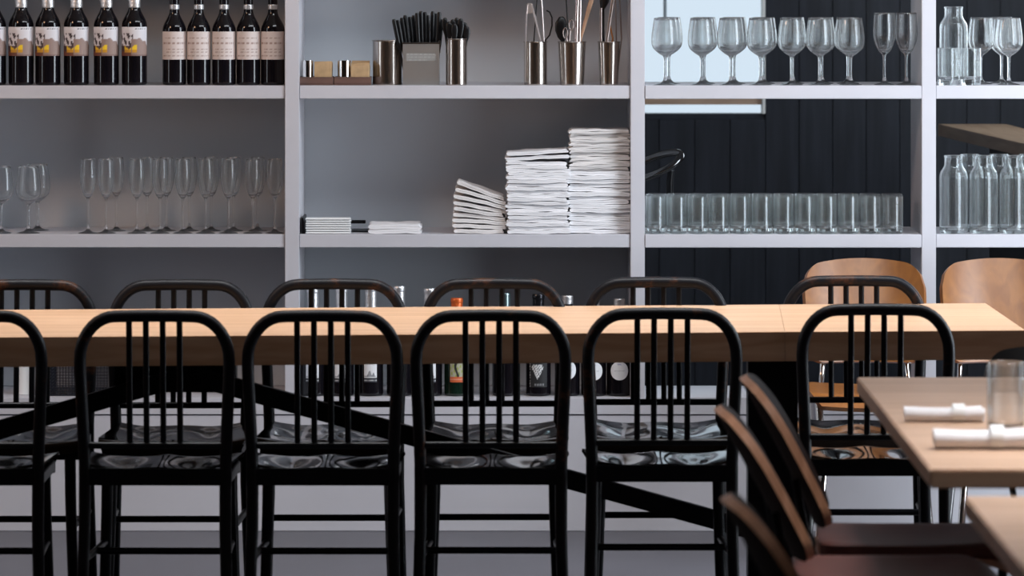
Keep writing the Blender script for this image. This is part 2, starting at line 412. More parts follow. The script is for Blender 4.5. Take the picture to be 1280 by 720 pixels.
def art_mountain(u, v):
    if v < 0.15: return (0.75, 0.75, 0.75) if (0.06 < v < 0.09 and math.sin(u*80) > 0) else (0.02, 0.02, 0.03)
    if v < 0.18: return (0.7, 0.7, 0.7)
    m = 0.20+0.20*math.exp(-((u-0.42)/0.13)**2)+0.12*math.exp(-((u-0.72)/0.09)**2)
    if v < m and u < 0.9: return (0.15, 0.15, 0.17) if math.sin(u*60+v*50) > -0.4 else (0.45, 0.45, 0.47)
    if lines(u, v, [0.62], 3, 0.25, 0.8, 0.012): return (0.4, 0.4, 0.42)
    return (0.80, 0.80, 0.82)
def art_green(u, v):
    if v < 0.17: return (0.75, 0.6, 0.45) if (0.07 < v < 0.11 and math.sin(u*90) > 0) else (0.62, 0.11, 0.03)
    if abs(u-0.5-0.10*math.sin(v*9)) < 0.09 or (v > 0.75 and abs(math.sin(u*11+v*4)) < 0.35): return (0.02, 0.02, 0.02)
    if math.sin(u*24+v*15)+math.sin(v*31-u*11) > 0.5: return (0.32, 0.36, 0.10)
    return (0.42, 0.40, 0.30)
def art_diamond(u, v):
    x = u-0.45; y = v-0.56
    top = 0.17; 
    if -0.32 < y < top and abs(x) < (0.33 if y > 0.06 else 0.33*(y+0.32)/0.38) and abs(x) < 0.33-(max(0, y-0.06))*1.0:
        return (0.68, 0.68, 0.68) if math.sin(x*55+y*35)+math.sin(x*40-y*60) > -0.5 else (0.08, 0.08, 0.09)
    if 0.0 < v < 0.02 or 0.17 < v < 0.19 or (0.06 < v < 0.13 and 0.3 < u < 0.8 and math.sin(u*90) > 0.2): return (0.35, 0.35, 0.36)
    if u < 0.05 and math.sin(v*70) > 0: return (0.5, 0.5, 0.5)
    return (0.012, 0.012, 0.014)
def art_round(u, v):
    return (0.35, 0.35, 0.55) if (abs(u-0.5) < 0.10 and 0.80 < v < 0.88) else ((0.55, 0.55, 0.57) if lines(u, v, [0.5], 3, 0.25, 0.75, 0.012) else (0.84, 0.84, 0.86))

def disc_print(name, r, zc, rad, fn, n=32, rings=10):
    V = [(0, -r, zc)]; cols = [fn(0.5, 0.5)]; Fc = []
    for q in range(1, rings+1):
        for k in range(n):
            a = 2*PI*k/n; dx = rad*q/rings*math.cos(a)*0.92; dz = rad*q/rings*math.sin(a)
            th = -PI/2+dx/r
            V.append((r*math.cos(th), r*math.sin(th), zc+dz)); cols.append(fn(0.5+dx/rad/2, 0.5+dz/rad/2))
    for k in range(n): Fc.append((0, 1+k, 1+(k+1) % n))
    for q in range(rings-1):
        for k in range(n):
            a = 1+q*n; b = a+n; Fc.append((a+k, b+k, b+(k+1) % n, a+(k+1) % n))
    me = bpy.data.meshes.new(name); me.from_pydata(V, [], Fc); me.update(); me.shade_smooth()
    at = me.attributes.new('print', 'FLOAT_COLOR', 'POINT')
    for k, c in enumerate(cols): at.data[k].color = (*c, 1)
    return me

def bottle_body(r, sh0, sh1, rn, h, sq=2.2):
    prof = [(0, 0.010), (r*0.55, 0.006), (r*0.80, 0.0), (r*0.95, 0.002), (r, 0.008), (r, 0.05), (r, sh0-0.03), (r, sh0)]
    for k in range(1, 9):
        t = k/8; prof.append((rn+(r-rn)*(0.5+0.5*math.cos(PI*t))**0.85, sh0+(sh1-sh0)*t))
    prof += [(rn, h-0.03), (rn, h-0.012), (rn+0.001, h-0.010), (rn+0.001, h-0.002), (rn-0.001, h), (0, h)]
    return mesh('bottle_body', *lathe(prof, 32), smooth=50)
def capsule(rn, z0, z1):
    return mesh('capsule', *lathe([(0, z0), (rn+0.0008, z0), (rn+0.0016, z0+0.001), (rn+0.0016, z0+0.02), (rn+0.0014, z1-0.014), (rn+0.0026, z1-0.012), (rn+0.0026, z1-0.003), (rn+0.001, z1+0.0012), (0, z1+0.0014)], 28), smooth=50)

hill_parts = (bottle_body(0.0368, 0.172, 0.226, 0.0165, 0.312), capsule(0.0165, 0.224, 0.312), curved_print('label_print', 0.0371, 0.085, 0.169, 2.75, art_hill))
first = None
for i, px in enumerate([-8, 26.5, 60, 95.5, 133, 168]):
    loc = (X(px, DF+0.06), DF+0.06, Z1)
    lab = 'wine bottle with silver capsule and hill landscape label, %s of its row' % LFT[i]
    if first is None:
        first = thing('wine_bottle', lab, 'bottle', loc, 0.1, 'bottles with hill landscape labels')
        obj('bottle_body', hill_parts[0], M_winegl, first); obj('capsule', hill_parts[1], M_foil, first); obj('label_print', hill_parts[2], M_print, first)
    else: dup(first, loc, (0, 0, random.uniform(-0.15, 0.15)), lab)
cream_parts = (bottle_body(0.0345, 0.158, 0.214, 0.0135, 0.30), mesh('neck_collar', *lathe([(0, 0.219), (0.0138, 0.219), (0.0148, 0.2205), (0.0148, 0.232), (0.0138, 0.2335), (0, 0.2335)], 28), smooth=50), curved_print('label_print', 0.0348, 0.0745, 0.1555, 2.8, art_cream))
first = None
for i, px in enumerate([218, 248.5, 280, 310.5, 341]):
    loc = (X(px, DF+0.06), DF+0.06, Z1)
    lab = 'wine bottle with plain cream label, %s of five beside the post' % LFT[i]
    if first is None:
        first = thing('wine_bottle', lab, 'bottle', loc, 0, 'bottles with cream labels')
        obj('bottle_body', cream_parts[0], M_winegl, first)
        obj('neck_collar', cream_parts[1], mat('pale_collar', (0.6, 0.6, 0.62), 0.3, 0.6, vary=0.1), first); obj('label_print', cream_parts[2], M_print, first)
    else: dup(first, loc, (0, 0, random.uniform(-0.12, 0.12)), lab)

# bottles on the low deck behind the long table
def low_bottle(px, top, lab, kind, group=None, like=None, dd=0.07):
    d = DF+dd; h = 0.31; want = Z(top, d)-ZD
    t = thing('wine_bottle', lab, 'bottle', (X(px, d), d, ZD), 0, group)
    sc = want/h; t.scale = (1, 1, sc)
    return t
body_low = bottle_body(0.0365, 0.185, 0.232, 0.0155, 0.31); cap_low = capsule(0.0155, 0.235, 0.31)
lp_m = curved_print('label_print', 0.0368, 0.04, 0.125, 1.05, art_mountain)
for i, (px, top) in enumerate([(391, 360), (427, 360), (463.5, 358), (499, 358), (537, 361)]):
    t = low_bottle(px, top, 'bottle with white mountain label on the low deck, %s of five' % LFT[i], 0, 'bottles with white mountain labels')
    obj('bottle_body', body_low, M_winegl, t); obj('capsule', cap_low, M_foil, t); obj('label_print', lp_m, M_print, t)
t = low_bottle(571, 373, 'dark green bottle with orange capsule and green picture label', 1)
obj('bottle_body', body_low, M_greengl, t); obj('capsule', cap_low, M_foilo, t)
obj('label_print', curved_print('label_print', 0.0368, 0.045, 0.14, 1.1, art_green), M_print, t)
t = low_bottle(631, 367, 'plain black bottle without label between the green bottle and the diamond bottle', 2)
obj('bottle_body', body_low, M_winegl, t); obj('capsule', mesh('capsule', *lathe([(0, 0.262), (0.0163, 0.262), (0.0171, 0.263), (0.0171, 0.309), (0.016, 0.3115), (0, 0.3115)], 24), smooth=50), mat('teal_foil', (0.3, 0.4, 0.42), 0.25, 0.9, vary=0.1), t)
t = low_bottle(673, 368, 'black bottle with silver diamond printed on its black label', 3)
obj('bottle_body', body_low, M_winegl, t); obj('capsule', cap_low, mat('black_foil', (0.03, 0.03, 0.035), 0.2, 0.8, bump=0.4, bscale=100, vary=0.2), t)
obj('label_print', curved_print('label_print', 0.0368, 0.028, 0.125, 1.5, art_diamond), M_print, t)
lp_r = disc_print('label_print', 0.0368, 0.082, 0.030, art_round)
cap_s = mesh('capsule', *lathe([(0, 0.285), (0.0163, 0.285), (0.0172, 0.286), (0.0172, 0.309), (0.016, 0.3115), (0, 0.3115)], 24), smooth=50)
for i, (px, top) in enumerate([(709, 370), (742, 375), (774, 374)]):
    t = low_bottle(px, top, 'black bottle with round white label, %s of three beside the middle post' % LFT[i], 4, 'bottles with round white labels')
    obj('bottle_body', body_low, M_winegl, t); obj('capsule', cap_s, M_foil, t); obj('label_print', lp_r, M_print, t)

# ------------------------------------------------------------------ glassware
def solid(outer, inner):
    """outer from the axis at the base up to the rim, inner from the rim down to the axis"""
    return outer+inner
def wine_prof(h, rm, rr, zb, zm, rf=0.034, rs=0.0042, th=0.0013):
    o = [(0, 0.0), (rf*0.95, 0.0), (rf, 0.0012), (rf*0.8, 0.003), (rf*0.4, 0.006), (rs*1.6, 0.012), (rs, 0.022), (rs*0.9, zb*0.6), (rs*1.05, zb-0.010)]
    bowl = spline([(rs*1.6, zb-0.002), (rm*0.55, zb+0.008), (rm*0.88, zb+(zm-zb)*0.55), (rm, zm), (rm*0.97, zm+(h-zm)*0.4), (rr, h)], 4)
    inner = spline([(rr-th, h), (rm*0.97-th, zm+(h-zm)*0.4), (rm-th, zm), (rm*0.88-th*1.1, zb+(zm-zb)*0.57), (rm*0.5, zb+0.0105), (0, zb+0.0055)], 4)
    return o+bowl+[((rr-th/2), h+0.0006)]+inner
ME_wine = mesh('wine_glass', *lathe(wine_prof(0.194, 0.0400, 0.0325, 0.086, 0.124), 40), smooth=60)
ME_wine2 = mesh('wine_glass', *lathe(wine_prof(0.194, 0.0370, 0.0300, 0.086, 0.124), 40), smooth=60)
ME_flute = mesh('champagne_flute', *lathe(wine_prof(0.215, 0.0235, 0.0205, 0.104, 0.165, 0.029, 0.0030, 0.0011), 36), smooth=60)
ME_tulip = mesh('champagne_flute', *lathe(wine_prof(0.209, 0.0330, 0.0300, 0.092, 0.150, 0.032, 0.0048), 36), smooth=60)
def tumbler_prof(r, h, base, th=0.0022):
    return [(0, 0.0018), (r*0.80, 0.0012), (r*0.90, 0.0), (r*0.97, 0.002), (r, 0.008), (r, h*0.5), (r, h-0.001), (r-th*0.5, h), (r-th, h-0.001), (r-th, h*0.5), (r-th, base+0.008), (r-th-0.006, base+0.001), (r*0.5, base-0.001), (0, base-0.0015)]
ME_tumbler = mesh('tumbler', *lathe(tumbler_prof(0.0308, 0.108, 0.016), 40), smooth=50)
def carafe_prof(r, rn, h, th=0.0024):
    o = [(0, 0.003), (r*0.75, 0.002), (r*0.88, 0.0), (r*0.97, 0.003), (r, 0.010), (r, h*0.40), (r, h*0.71), (r*0.99, h*0.745), (r*0.93, h*0.785), (rn+0.004, h*0.84), (rn+0.0006, h*0.87), (rn, h*0.90), (rn, h-0.007), (rn+0.0015, h-0.005), (rn+0.0015, h-0.001), (rn, h)]
    i = [(rn-th, h-0.001), (rn-th, h*0.90), (rn-th+0.0006, h*0.867), (rn-th+0.004, h*0.837), (r*0.93-th, h*0.778), (r*0.99-th, h*0.738), (r-th, h*0.70), (r-th, h*0.4), (r-th, 0.018), (r-th-0.006, 0.010), (r*0.5, 0.008), (0, 0.0075)]
    return o+i
ME_carafe = mesh('water_carafe', *lathe(carafe_prof(0.0415, 0.0265, 0.226), 40), smooth=50)

def glass(name, me, px, dd, z, label, cat='glass', group=None):
    d = DF+dd
    return tag(obj(name, me, M_glass2 if me in (ME_tumbler, ME_carafe) else M_glass, None, (X(px, d), d, z), (0, 0, random.uniform(0, 6))), label, cat, group)
for i, px in enumerate([1, 35.5]):
    glass('wine_glass', ME_wine2, px, 0.06, Z2, 'wine glass on the middle shelf far left, %s' % ['cut by the frame edge', 'beside the gap before the flutes'][i], group='wine glasses at left')
glass('wine_glass', ME_wine2, 47, 0.20, Z2, 'wine glass at the back of the middle shelf far left, behind the other two', group='wine glasses at left')
fl = [110, 132.5, 171, 200, 228.5, 257, 285.5, 316, 343.5]
for i, px in enumerate(fl):
    glass('champagne_flute', ME_flute, px, 0.05, Z2, 'narrow flute, front row of the flute shelf, %s' % LFT[i], group='flutes front row')
for i, px in enumerate([145.5, 184, 208, 236.5, 264, 292, 322]):
    glass('champagne_flute', ME_flute, px, 0.17, Z2, 'narrow flute, back row of the flute shelf, %s' % LFT[i], group='flutes back row')
for i, px in enumerate([831.5, 877, 913.5, 950.5, 989.5, 1024.5, 1063.5]):
    glass('wine_glass', ME_wine, px, 0.06, Z1, 'round wine glass, front row of the window bay, %s' % LFT[i], group='round wine glasses front row')
for i, px in enumerate([836, 880, 917.5, 954.5, 991, 1027.5, 1060]):
    glass('wine_glass', ME_wine, px, 0.19, Z1, 'round wine glass, back row of the window bay, %s' % LFT[i], group='round wine glasses back row')
for i, px in enumerate([1105.5, 1133]):
    glass('champagne_flute', ME_tulip, px, 0.06, Z1, ['wide tulip flute just right of the round wine glasses', 'wide tulip flute standing close against the right post'][i], group='tulip flutes')
# right-hand bay, top shelf
glass('tumbler', ME_tumbler, 1185, 0.055, Z1, 'clear tumbler touching the right post, in front of a carafe', group='tumblers in the right bay')
glass('tumbler', ME_tumbler, 1213, 0.055, Z1, 'clear tumbler in front of the left wine glass in the right bay', group='tumblers in the right bay')
glass('water_carafe', ME_carafe, 1172+20, 0.20, Z1, 'clear glass carafe behind the tumbler on the right upper shelf', 'carafe')
glass('wine_glass', ME_wine2, 1226, 0.16, Z1, 'wine glass behind the second tumbler in the right bay', group='wine glasses in the right bay')
glass('wine_glass', ME_wine, 1261, 0.07, Z1, 'wine glass at the right frame edge on the upper shelf', group='wine glasses in the right bay')
glass('wine_glass', ME_wine2, 1252, 0.24, Z1, 'wine glass half hidden behind the rightmost wine glass', group='wine glasses in the right bay')
# tumblers, middle shelf of the window bay: three rows
cx = [819, 845.5, 872, 898, 925, 952, 979, 1006, 1033, 1060.5, 1088, 1115.5]
for r, (dd, nm) in enumerate([(0.045, 'front'), (0.118, 'middle'), (0.191, 'back')]):
    for i, px in enumerate(cx):
        d = DF+dd
        xx = X(px, DF+0.045)+(0.0 if r == 0 else 0.004*r)
        tag(obj('tumbler', ME_tumbler, M_glass2, None, (xx, d, Z2), (0, 0, random.uniform(0, 6))), 'clear tumbler, %s row under the window bay glasses, %s' % (nm, LFT[i]), 'glass', 'tumblers %s row' % nm)
# carafes, middle shelf right bay
for i, px in enumerate([1192, 1229.5, 1267, 1304.5]):
    glass('water_carafe', ME_carafe, px, 0.06, Z2, 'clear carafe, front row beside the end post, %s' % LFT[i], 'carafe', 'carafes front row')
for i, px in enumerate([1212, 1249, 1286]):
    glass('water_carafe', ME_carafe, px, 0.155, Z2, 'clear carafe, back row beside the end post, %s' % LFT[i], 'carafe', 'carafes back row')

# black tap behind the tumblers
d = DF+0.33
t = thing('lever_tap', 'glossy black tap with a tilted looped lever behind the tumblers', 'tap', (X(837, d), d, Z2))
obj('stem', mesh('stem', *tube([(0, 0, 0.005), (0, 0, 0.10), (0.001, 0, 0.14), (0.004, 0, 0.170)], [0.0125, 0.011, 0.0105, 0.011], 14), smooth=50), M_black, t)
obj('base_flange', mesh('base', *lathe([(0, 0), (0.026, 0), (0.026, 0.006), (0.014, 0.010), (0, 0.010)], 24), smooth=40), M_black, t)
loop = []
for k in range(40):
    a = 2*PI*k/40; u = 0.088*math.cos(a); v = 0.030*math.sin(a)
    al = math.radians(23)
    loop.append((-0.048+u*math.cos(al)-0.75*v*math.sin(al), v, 0.182+u*math.sin(al)+0.75*v*math.cos(al)))
obj('lever_loop', mesh('loop', *tube(loop, 0.0110, 12, True), smooth=60), mat('glossy_black', (0.008, 0.008, 0.009), 0.12, vary=0.1, spec=0.8, coat=0.6), t)

# ------------------------------------------------------------------ sugar caddies
def caddy(px0, px1, silver0, silver1, pk0, pk1, label, idx):
    d = DF+0.03; x0, x1 = X(px0, d), X(px1, d); cxm = (x0+x1)/2
    t = thing('sugar_caddy', label, 'caddy', (cxm, d, Z1)); L = x1-x0; D = 0.10; h = 0.024
    obj('tray', bevel_mesh('tray', join(box(-L/2, L/2, 0, D, 0, 0.004), box(-L/2, L/2, 0, 0.005, 0.004, h), box(-L/2, L/2, D-0.005, D, 0.004, h),
        box(-L/2, -L/2+0.005, 0.005, D-0.005, 0.004, h), box(L/2-0.005, L/2, 0.005, D-0.005, 0.004, h)), 0.0008, 1), M_tray, t)
    a, b = X(silver0, d)-cxm+0.004, X(silver1, d)-cxm
    cupc = (a+b)/2; r = (b-a)/2
    obj('steel_holder', mesh('holder', *xf(lathe([(0, 0.004), (r, 0.004), (r*1.0, 0.02), (r*1.03, 0.071), (r*0.97, 0.071), (r*0.93, 0.012), (0, 0.012)], 24), Matrix.Translation((cupc, 0.005+r*1.03+0.001, 0))), smooth=40), M_chrome, t)
    # packets standing on edge inside
    a, b = X(pk0, d), X(pk1, d)-0.006; n = 9
    for k in range(n):
        ph = random.uniform(0.052, 0.066); yy = d+0.012+k*0.0085
        me = bevel_mesh('packet', box(-(b-a)/2, (b-a)/2, -0.0015, 0.0015, 0, ph), 0.0008, 1)
        pname = 'front' if k == 0 else 'hidden'
        o = obj('sugar_packet', me, M_kraft, None, ((a+b)/2+random.uniform(-0.001, 0.001), yy, Z1+0.0045), (0.03*random.uniform(-1, 1), random.uniform(-0.03, 0.03), 0))
        tag(o, 'kraft sugar packet in the %s caddy, %s from the front' % (idx, ['first', 'second', 'third', 'fourth', 'fifth', 'sixth', 'seventh', 'eighth', 'ninth'][k]), 'packet', 'sugar packets in the %s caddy' % idx)
caddy(374, 416.5, 375, 391, 393, 417, 'small dark wooden caddy with steel holder beside the left post', 'left')
caddy(417.5, 463.5, 420, 438, 439, 464, 'small dark wooden caddy with steel holder next to the round steel can', 'right')

# ------------------------------------------------------------------ cutlery cans
def can(name, px, dd, r0, r1, h, m, label, cat='canister'):
    d = DF+dd
    t = thing(name, label, cat, (X(px, d), d, Z1))
    obj('can_body', mesh('can', *lathe([(0, 0.0), (r0*0.96, 0.0), (r0, 0.002), (r1, h-0.002), (r1+0.0012, h), (r1-0.001, h), (r0-0.002, 0.004), (0, 0.004)], 40), smooth=40), m, t)
    obj('rim', mesh('rim', *tube([((r1+0.0005)*math.cos(2*PI*k/36), (r1+0.0005)*math.sin(2*PI*k/36), h) for k in range(36)], 0.0014, 8, True), smooth=60), m, t)
    return t
can('steel_can', 484, 0.10, 0.0425, 0.0425, 0.128, M_steel, 'empty round steel can right of the sugar caddies')
# flat-fronted tin with printed lines
d = DF+0.045; tx0, tx1 = X(503.5, d), X(549, d)
t = thing('cutlery_tin', 'square grey tin with small embossed lines holding black knives', 'tin', ((tx0+tx1)/2, d, Z1))
Lh = (tx1-tx0)/2; hh = 0.123; dp = 0.09
obj('tin_body', bevel_mesh('tin', join(box(-Lh, Lh, 0, 0.002, 0, hh), box(-Lh, Lh, dp-0.002, dp, 0, hh), box(-Lh, -Lh+0.002, 0.002, dp-0.002, 0, hh), box(Lh-0.002, Lh, 0.002, dp-0.002, 0, hh), box(-Lh+0.002, Lh-0.002, 0.002, dp-0.002, 0, 0.002)), 0.0007, 1), M_tin, t)
obj('rim', bevel_mesh('rim', join(box(-Lh-0.001, Lh+0.001, -0.001, 0.0025, hh-0.004, hh+0.001), box(-Lh-0.001, -Lh+0.0025, 0.0025, dp, hh-0.004, hh+0.001), box(Lh-0.0025, Lh+0.003, 0.0025, dp, hh-0.03, hh+0.006)), 0.0005, 1), M_steel, t)
def art_emboss(u, v):
    return (0.33, 0.325, 0.315) if lines(u, v, [0.86, 0.5, 0.14], 3, 0.04 if v < 0.7 else 0.02, 0.96 if v > 0.3 else 0.75, 0.10) else (0.24, 0.235, 0.225)
V, Fc, cols = [], [], []
nu, nv = 60, 16
for j in range(nv+1):
    for i in range(nu+1):
        V.append((-Lh*0.82+Lh*1.64*i/nu, -0.0006, 0.070+0.022*j/nv)); cols.append(art_emboss(i/nu, j/nv))
for j in range(nv):
    for i in range(nu): q = j*(nu+1)+i; Fc.append((q, q+1, q+nu+2, q+nu+1))
me = bpy.data.meshes.new('embossed_lines'); me.from_pydata(V, [], Fc); at = me.attributes.new('print', 'FLOAT_COLOR', 'POINT')
for k, c in enumerate(cols): at.data[k].color = (*c, 1)
obj('embossed_lines', me, print_mat('embossed_print', 0.45), t)
# black knives fanned in the tin
tips = [(492, 24), (497, 25), (502, 22), (506, 19), (512, 21), (517, 19), (521, 16), (526, 14), (531, 15), (535, 19), (541, 14), (545, 17), (549, 15), (552, 24)]
for i, (px, py) in enumerate(tips):
    base_px = 508+(px-492)*0.62
    y0 = 0.012+0.010*(i % 6)+0.004; dd = d+y0
    p0 = Vector((X(base_px, dd), dd, Z1+0.006)); p1 = Vector((X(px, dd), dd+0.004, Z(py, dd)))
    a = p1-p0
    o = obj('black_knife', mesh('knife', *tube([(0, 0, 0), a*0.45, a*0.6, a*0.97, a], [0.003, 0.0034, 0.0056, 0.0062, 0.0040], 8, flat=(0.6, 1.0)), smooth=60), M_plastic, None, p0)
    tag(o, 'black handle in the grey tin, %s, %s' % (LFT[i] if i < 12 else ['second from the right', 'rightmost'][i-12], 'leaning left' if px < 520 else 'nearly upright'), 'knife', 'black handles in the tin')
tcan = can('steel_can', 570.5, 0.05, 0.0305, 0.0305, 0.134, M_steel, 'tall round steel can holding black spoons')
for i, (px, py, yy) in enumerate([(556, 22, 0.00), (561, 27, -0.012), (566, 24, -0.004), (571, 22, 0.006), (576, 23, -0.010), (581, 28, 0.0), (584, 33, -0.006), (568, 29, -0.018), (574, 28, 0.014)]):
    dd = DF+0.05+yy; p0 = Vector((X(570.5+(px-570.5)*0.6, dd), dd, Z1+0.010)); p1 = Vector((X(px, dd), dd, Z(py, dd))); a = p1-p0
    o = obj('black_spoon', mesh('spoon', *tube([(0, 0, 0), a*0.55, a*0.72, a*0.80, a*0.88, a*0.95, a*0.99, a], [0.0025, 0.003, 0.0045, 0.008, 0.0098, 0.0085, 0.005, 0.001], 12, flat=(0.3, 1.0)), smooth=60), M_plastic, None, p0)
    tag(o, 'black spoon in the tall steel can, tip %s' % LFT[sorted([556, 561, 566, 571, 576, 581, 584, 568, 574]).index(px)], 'spoon', 'black spoons in the can')

# utensil cups by the middle post
cups = [(669.5, 0.075, 0.0335, 0.0335, 0.125, 'round steel cup of tongs, left of the three utensil cups'),
        (715, 0.06, 0.0345, 0.0405, 0.125, 'wide tapered steel cup of utensils, middle of three'),
        (761, 0.06, 0.0265, 0.0315, 0.125, 'steel utensil cup standing nearest the middle post')]
for px, dd, r0, r1, h, lab in cups: can('utensil_cup', px, dd, r0, r1, h, M_steel, lab, 'cup')
def utensil(name, pts, r, m, label, cat, dd, flat=None, n=8):
    d = DF+dd
    P = [Vector((X(px, d), d+(p[0] if p else 0), Z(py, d))) for px, py, *p in pts]
    o = P[0].copy(); o2 = obj(name, mesh(name, *tube([p-o for p in P], r, n, flat=flat), smooth=60), m, None, o)
    return tag(o2, label, cat)
# tongs: two arms and a bridge
d = DF+0.058
t = thing('serving_tongs', 'bright steel serving tongs standing arms-down in the left cup', 'tongs', (X(663, d), d, Z1+0.006))
def rel(px, py): return (X(px, d)-X(663, d), 0, Z(py, d)-(Z1+0.006))
obj('arm', mesh('arm', *tube([rel(657, 103), rel(657, 50), rel(658, 20), rel(660, 5)], [0.003, 0.0035, 0.0042, 0.004], 8, flat=(2.2, 0.9)), smooth=60), M_satin, t)
obj('arm', mesh('arm', *tube([rel(677, 100), rel(675.5, 50), rel(669, 22), rel(664, 5)], [0.003, 0.0035, 0.0042, 0.004], 8, flat=(2.2, 0.9)), smooth=60), M_satin, t)
obj('bridge', bevel_mesh('bridge', join(box(rel(658.6, 0)[0], rel(665.5, 0)[0], -0.008, 0.008, rel(0, 17)[2], rel(0, 4)[2])), 0.0015), M_satin, t)
utensil('steel_skewer', [(682, 102), (680, 50), (677, 0), (675, -18)], 0.0021, M_satin, 'thin steel rod leaning right of the tongs', 'utensil', 0.075)
utensil('dark_rod', [(664, 100, 0.02), (669, 30, 0.02), (672, -10, 0.02)], 0.0018, M_plastic, 'thin dark rod behind the tongs', 'utensil', 0.080)
utensil('hooked_ladle', [(675, 100), (682, 50), (687, 44), (690, 32), (690, 22), (687, 15), (683, 13)], 0.0022, M_plastic, 'black curved hook handle at the right side of the left cup', 'utensil', 0.09)
# middle cup
t = tag(obj('black_spatula', mesh('spatula', *tube([(0, 0, 0), (-0.016, 0, 0.115), (-0.024, 0, 0.135), (-0.026, 0, 0.152), (-0.025, 0, 0.172), (-0.021, 0, 0.188), (-0.018, 0, 0.192)], [0.003, 0.004, 0.011, 0.0165, 0.017, 0.010, 0.002], 16, flat=(0.35, 1)), smooth=60), M_plastic, None, (X(712, DF+0.07), DF+0.07, Z1+0.006)), 'black rounded spatula head leaning left in the middle utensil cup', 'utensil')
d = DF+0.035
t = thing('scissors', 'small steel scissors with loop handles in the middle utensil cup', 'scissors', (X(709, d), d, Z1+0.0075))
for s in (-1, 1):
    lp = [(0.003+s*0.0085+0.0065*math.cos(2*PI*k/20), s*0.003, 0.155+s*0.012+0.015*math.sin(2*PI*k/20)) for k in range(20)]
    obj('handle_loop', mesh('loop', *tube(lp, 0.0016, 8, True), smooth=60), M_spoon, t)
    obj('blade', mesh('blade', *tube([(0.003-s*0.001, s*0.003, 0.0), (0.003, s*0.003, 0.10), (0.003+s*0.006, s*0.003, 0.142+s*0.012)], [0.001, 0.003, 0.0022], 8, flat=(0.4, 1)), smooth=60), M_spoon, t)
utensil('metal_tube', [(719, 103), (720.5, 40), (722, -14)], 0.0052, mat('rosy_steel', (0.78, 0.62, 0.58), 0.15, 1.0, vary=0.05), 'bright rosy metal tube standing upright in the middle utensil cup', 'utensil', 0.045, n=14)
utensil('slim_tube', [(724, 103), (725, 40), (726, -14)], 0.0026, M_satin, 'slim steel rod right beside the rosy tube', 'utensil', 0.052, n=10)
utensil('wooden_spatula', [(719, 100), (726, 48), (735, 15), (741, -6)], [0.0035, 0.0040, 0.0062, 0.0075], M_pale, 'pale wooden spatula slanting right out of the middle cup', 'utensil', 0.075, flat=(0.35, 1))
utensil('hooked_rod', [(712, 100), (710, 40), (708, 0), (709, -12)], 0.0020, M_plastic, 'dark thin rod rising behind the scissors', 'utensil', 0.092)
# right cup
utensil('dull_spatula', [(753, 103), (751, 45), (751, 10)], [0.003, 0.0035, 0.0038], M_spoon, 'dull steel spatula handle at the left of the right utensil cup', 'utensil', 0.05, flat=(0.5, 1))
utensil('black_whisk', [(757, 100, 0.0), (754, 45, 0.0), (753, 12, 0.0), (755, 3, 0), (757, -10, 0)], [0.003, 0.004, 0.006, 0.013, 0.017], M_plastic, 'broad black tool head at the top of the right utensil cup', 'utensil', 0.068)
utensil('grey_rod', [(755, 103), (759, 48), (766, 0), (768, -14)], [0.003, 0.0042, 0.0048, 0.0048], M_spoon, 'grey metal rod slanting right in the right utensil cup', 'utensil', 0.042, flat=(0.5, 1))
utensil('thin_rod', [(769, 103), (770.5, 48), (769, -12)], 0.002, M_spoon, 'thin rod standing third in the right utensil cup', 'utensil', 0.058)
utensil('thin_rod', [(771, 100), (777, 48), (774, -12)], 0.0022, M_spoon, 'thin rod leaning on the right rim of the right utensil cup', 'utensil', 0.062)
utensil('wooden_stick', [(759, 100), (766, 48), (762, 30)], 0.0026, mat('orange_wood', (0.5, 0.2, 0.06), 0.5, vary=0.2), 'short orange wooden stick among the rods in the right cup', 'utensil', 0.078)

# ------------------------------------------------------------------ napkins
def napkin_mesh(w, dep, t, seed, lobes=0):
    rnd = random.Random(seed); prof = []
    h = t*0.48
    # U fold seen from the front: lower layer out, round the fold on the left, upper layer back
    nn = 10
    lower = [(-w/2+h+(w-h)*k/nn, 0) for k in range(nn, -1, -1)]
    pts = []
    for (x, z) in lower: pts.append((x, 0.0))
    for k in range(1, 6):
        a = -PI/2-PI*k/6; pts.append((-w/2+h+math.cos(a)*t/2*1.1, t/2+math.sin(a)*t/2))
    over = rnd.uniform(-0.006, 0.004)
    for k in range(nn+1): pts.append((-w/2+h+(w-h+over)*k/nn, t))
    pts.append((w/2+over+t*0.2, t-h*0.5)); 
    for k in range(nn, -1, -1): pts.append((-w/2+h*2+(w-h*2+over)*k/nn, t-h))
    pts.append((-w/2+h*1.6, t/2))
    for k in range(nn+1): pts.append((-w/2+h*2+(w-h*2)*k/nn, h))
    pts.append((w/2+t*0.2, h*0.5))
    m = 5; V, Fc = [], []; N = len(pts)
    ph = [rnd.uniform(0, 6) for _ in range(4)]
    for j in range(m+1):
        yy = -dep*0.0+dep*j/m
        for (x, z) in pts:
            wv = 0.0009*math.sin(x*45+ph[0]+j*0.8)+0.0006*math.sin(x*110+ph[1])
            V.append((x*(1-0.004*math.sin(j+ph[2]))+0.0012*math.sin(j*1.3+ph[3]), yy+0.002*math.sin(x*30+ph[2]), z*(1 if 0 < j < m else 0.97)+wv))
    for j in range(m):
        for k in range(N): Fc.append((j*N+k, j*N+(k+1) % N, (j+1)*N+(k+1) % N, (j+1)*N+k))
    Fc.append(tuple(range(N))); Fc.append(tuple(m*N+k for k in range(N))[::-1])
    return mesh('folded_napkin', V, Fc, smooth=55)
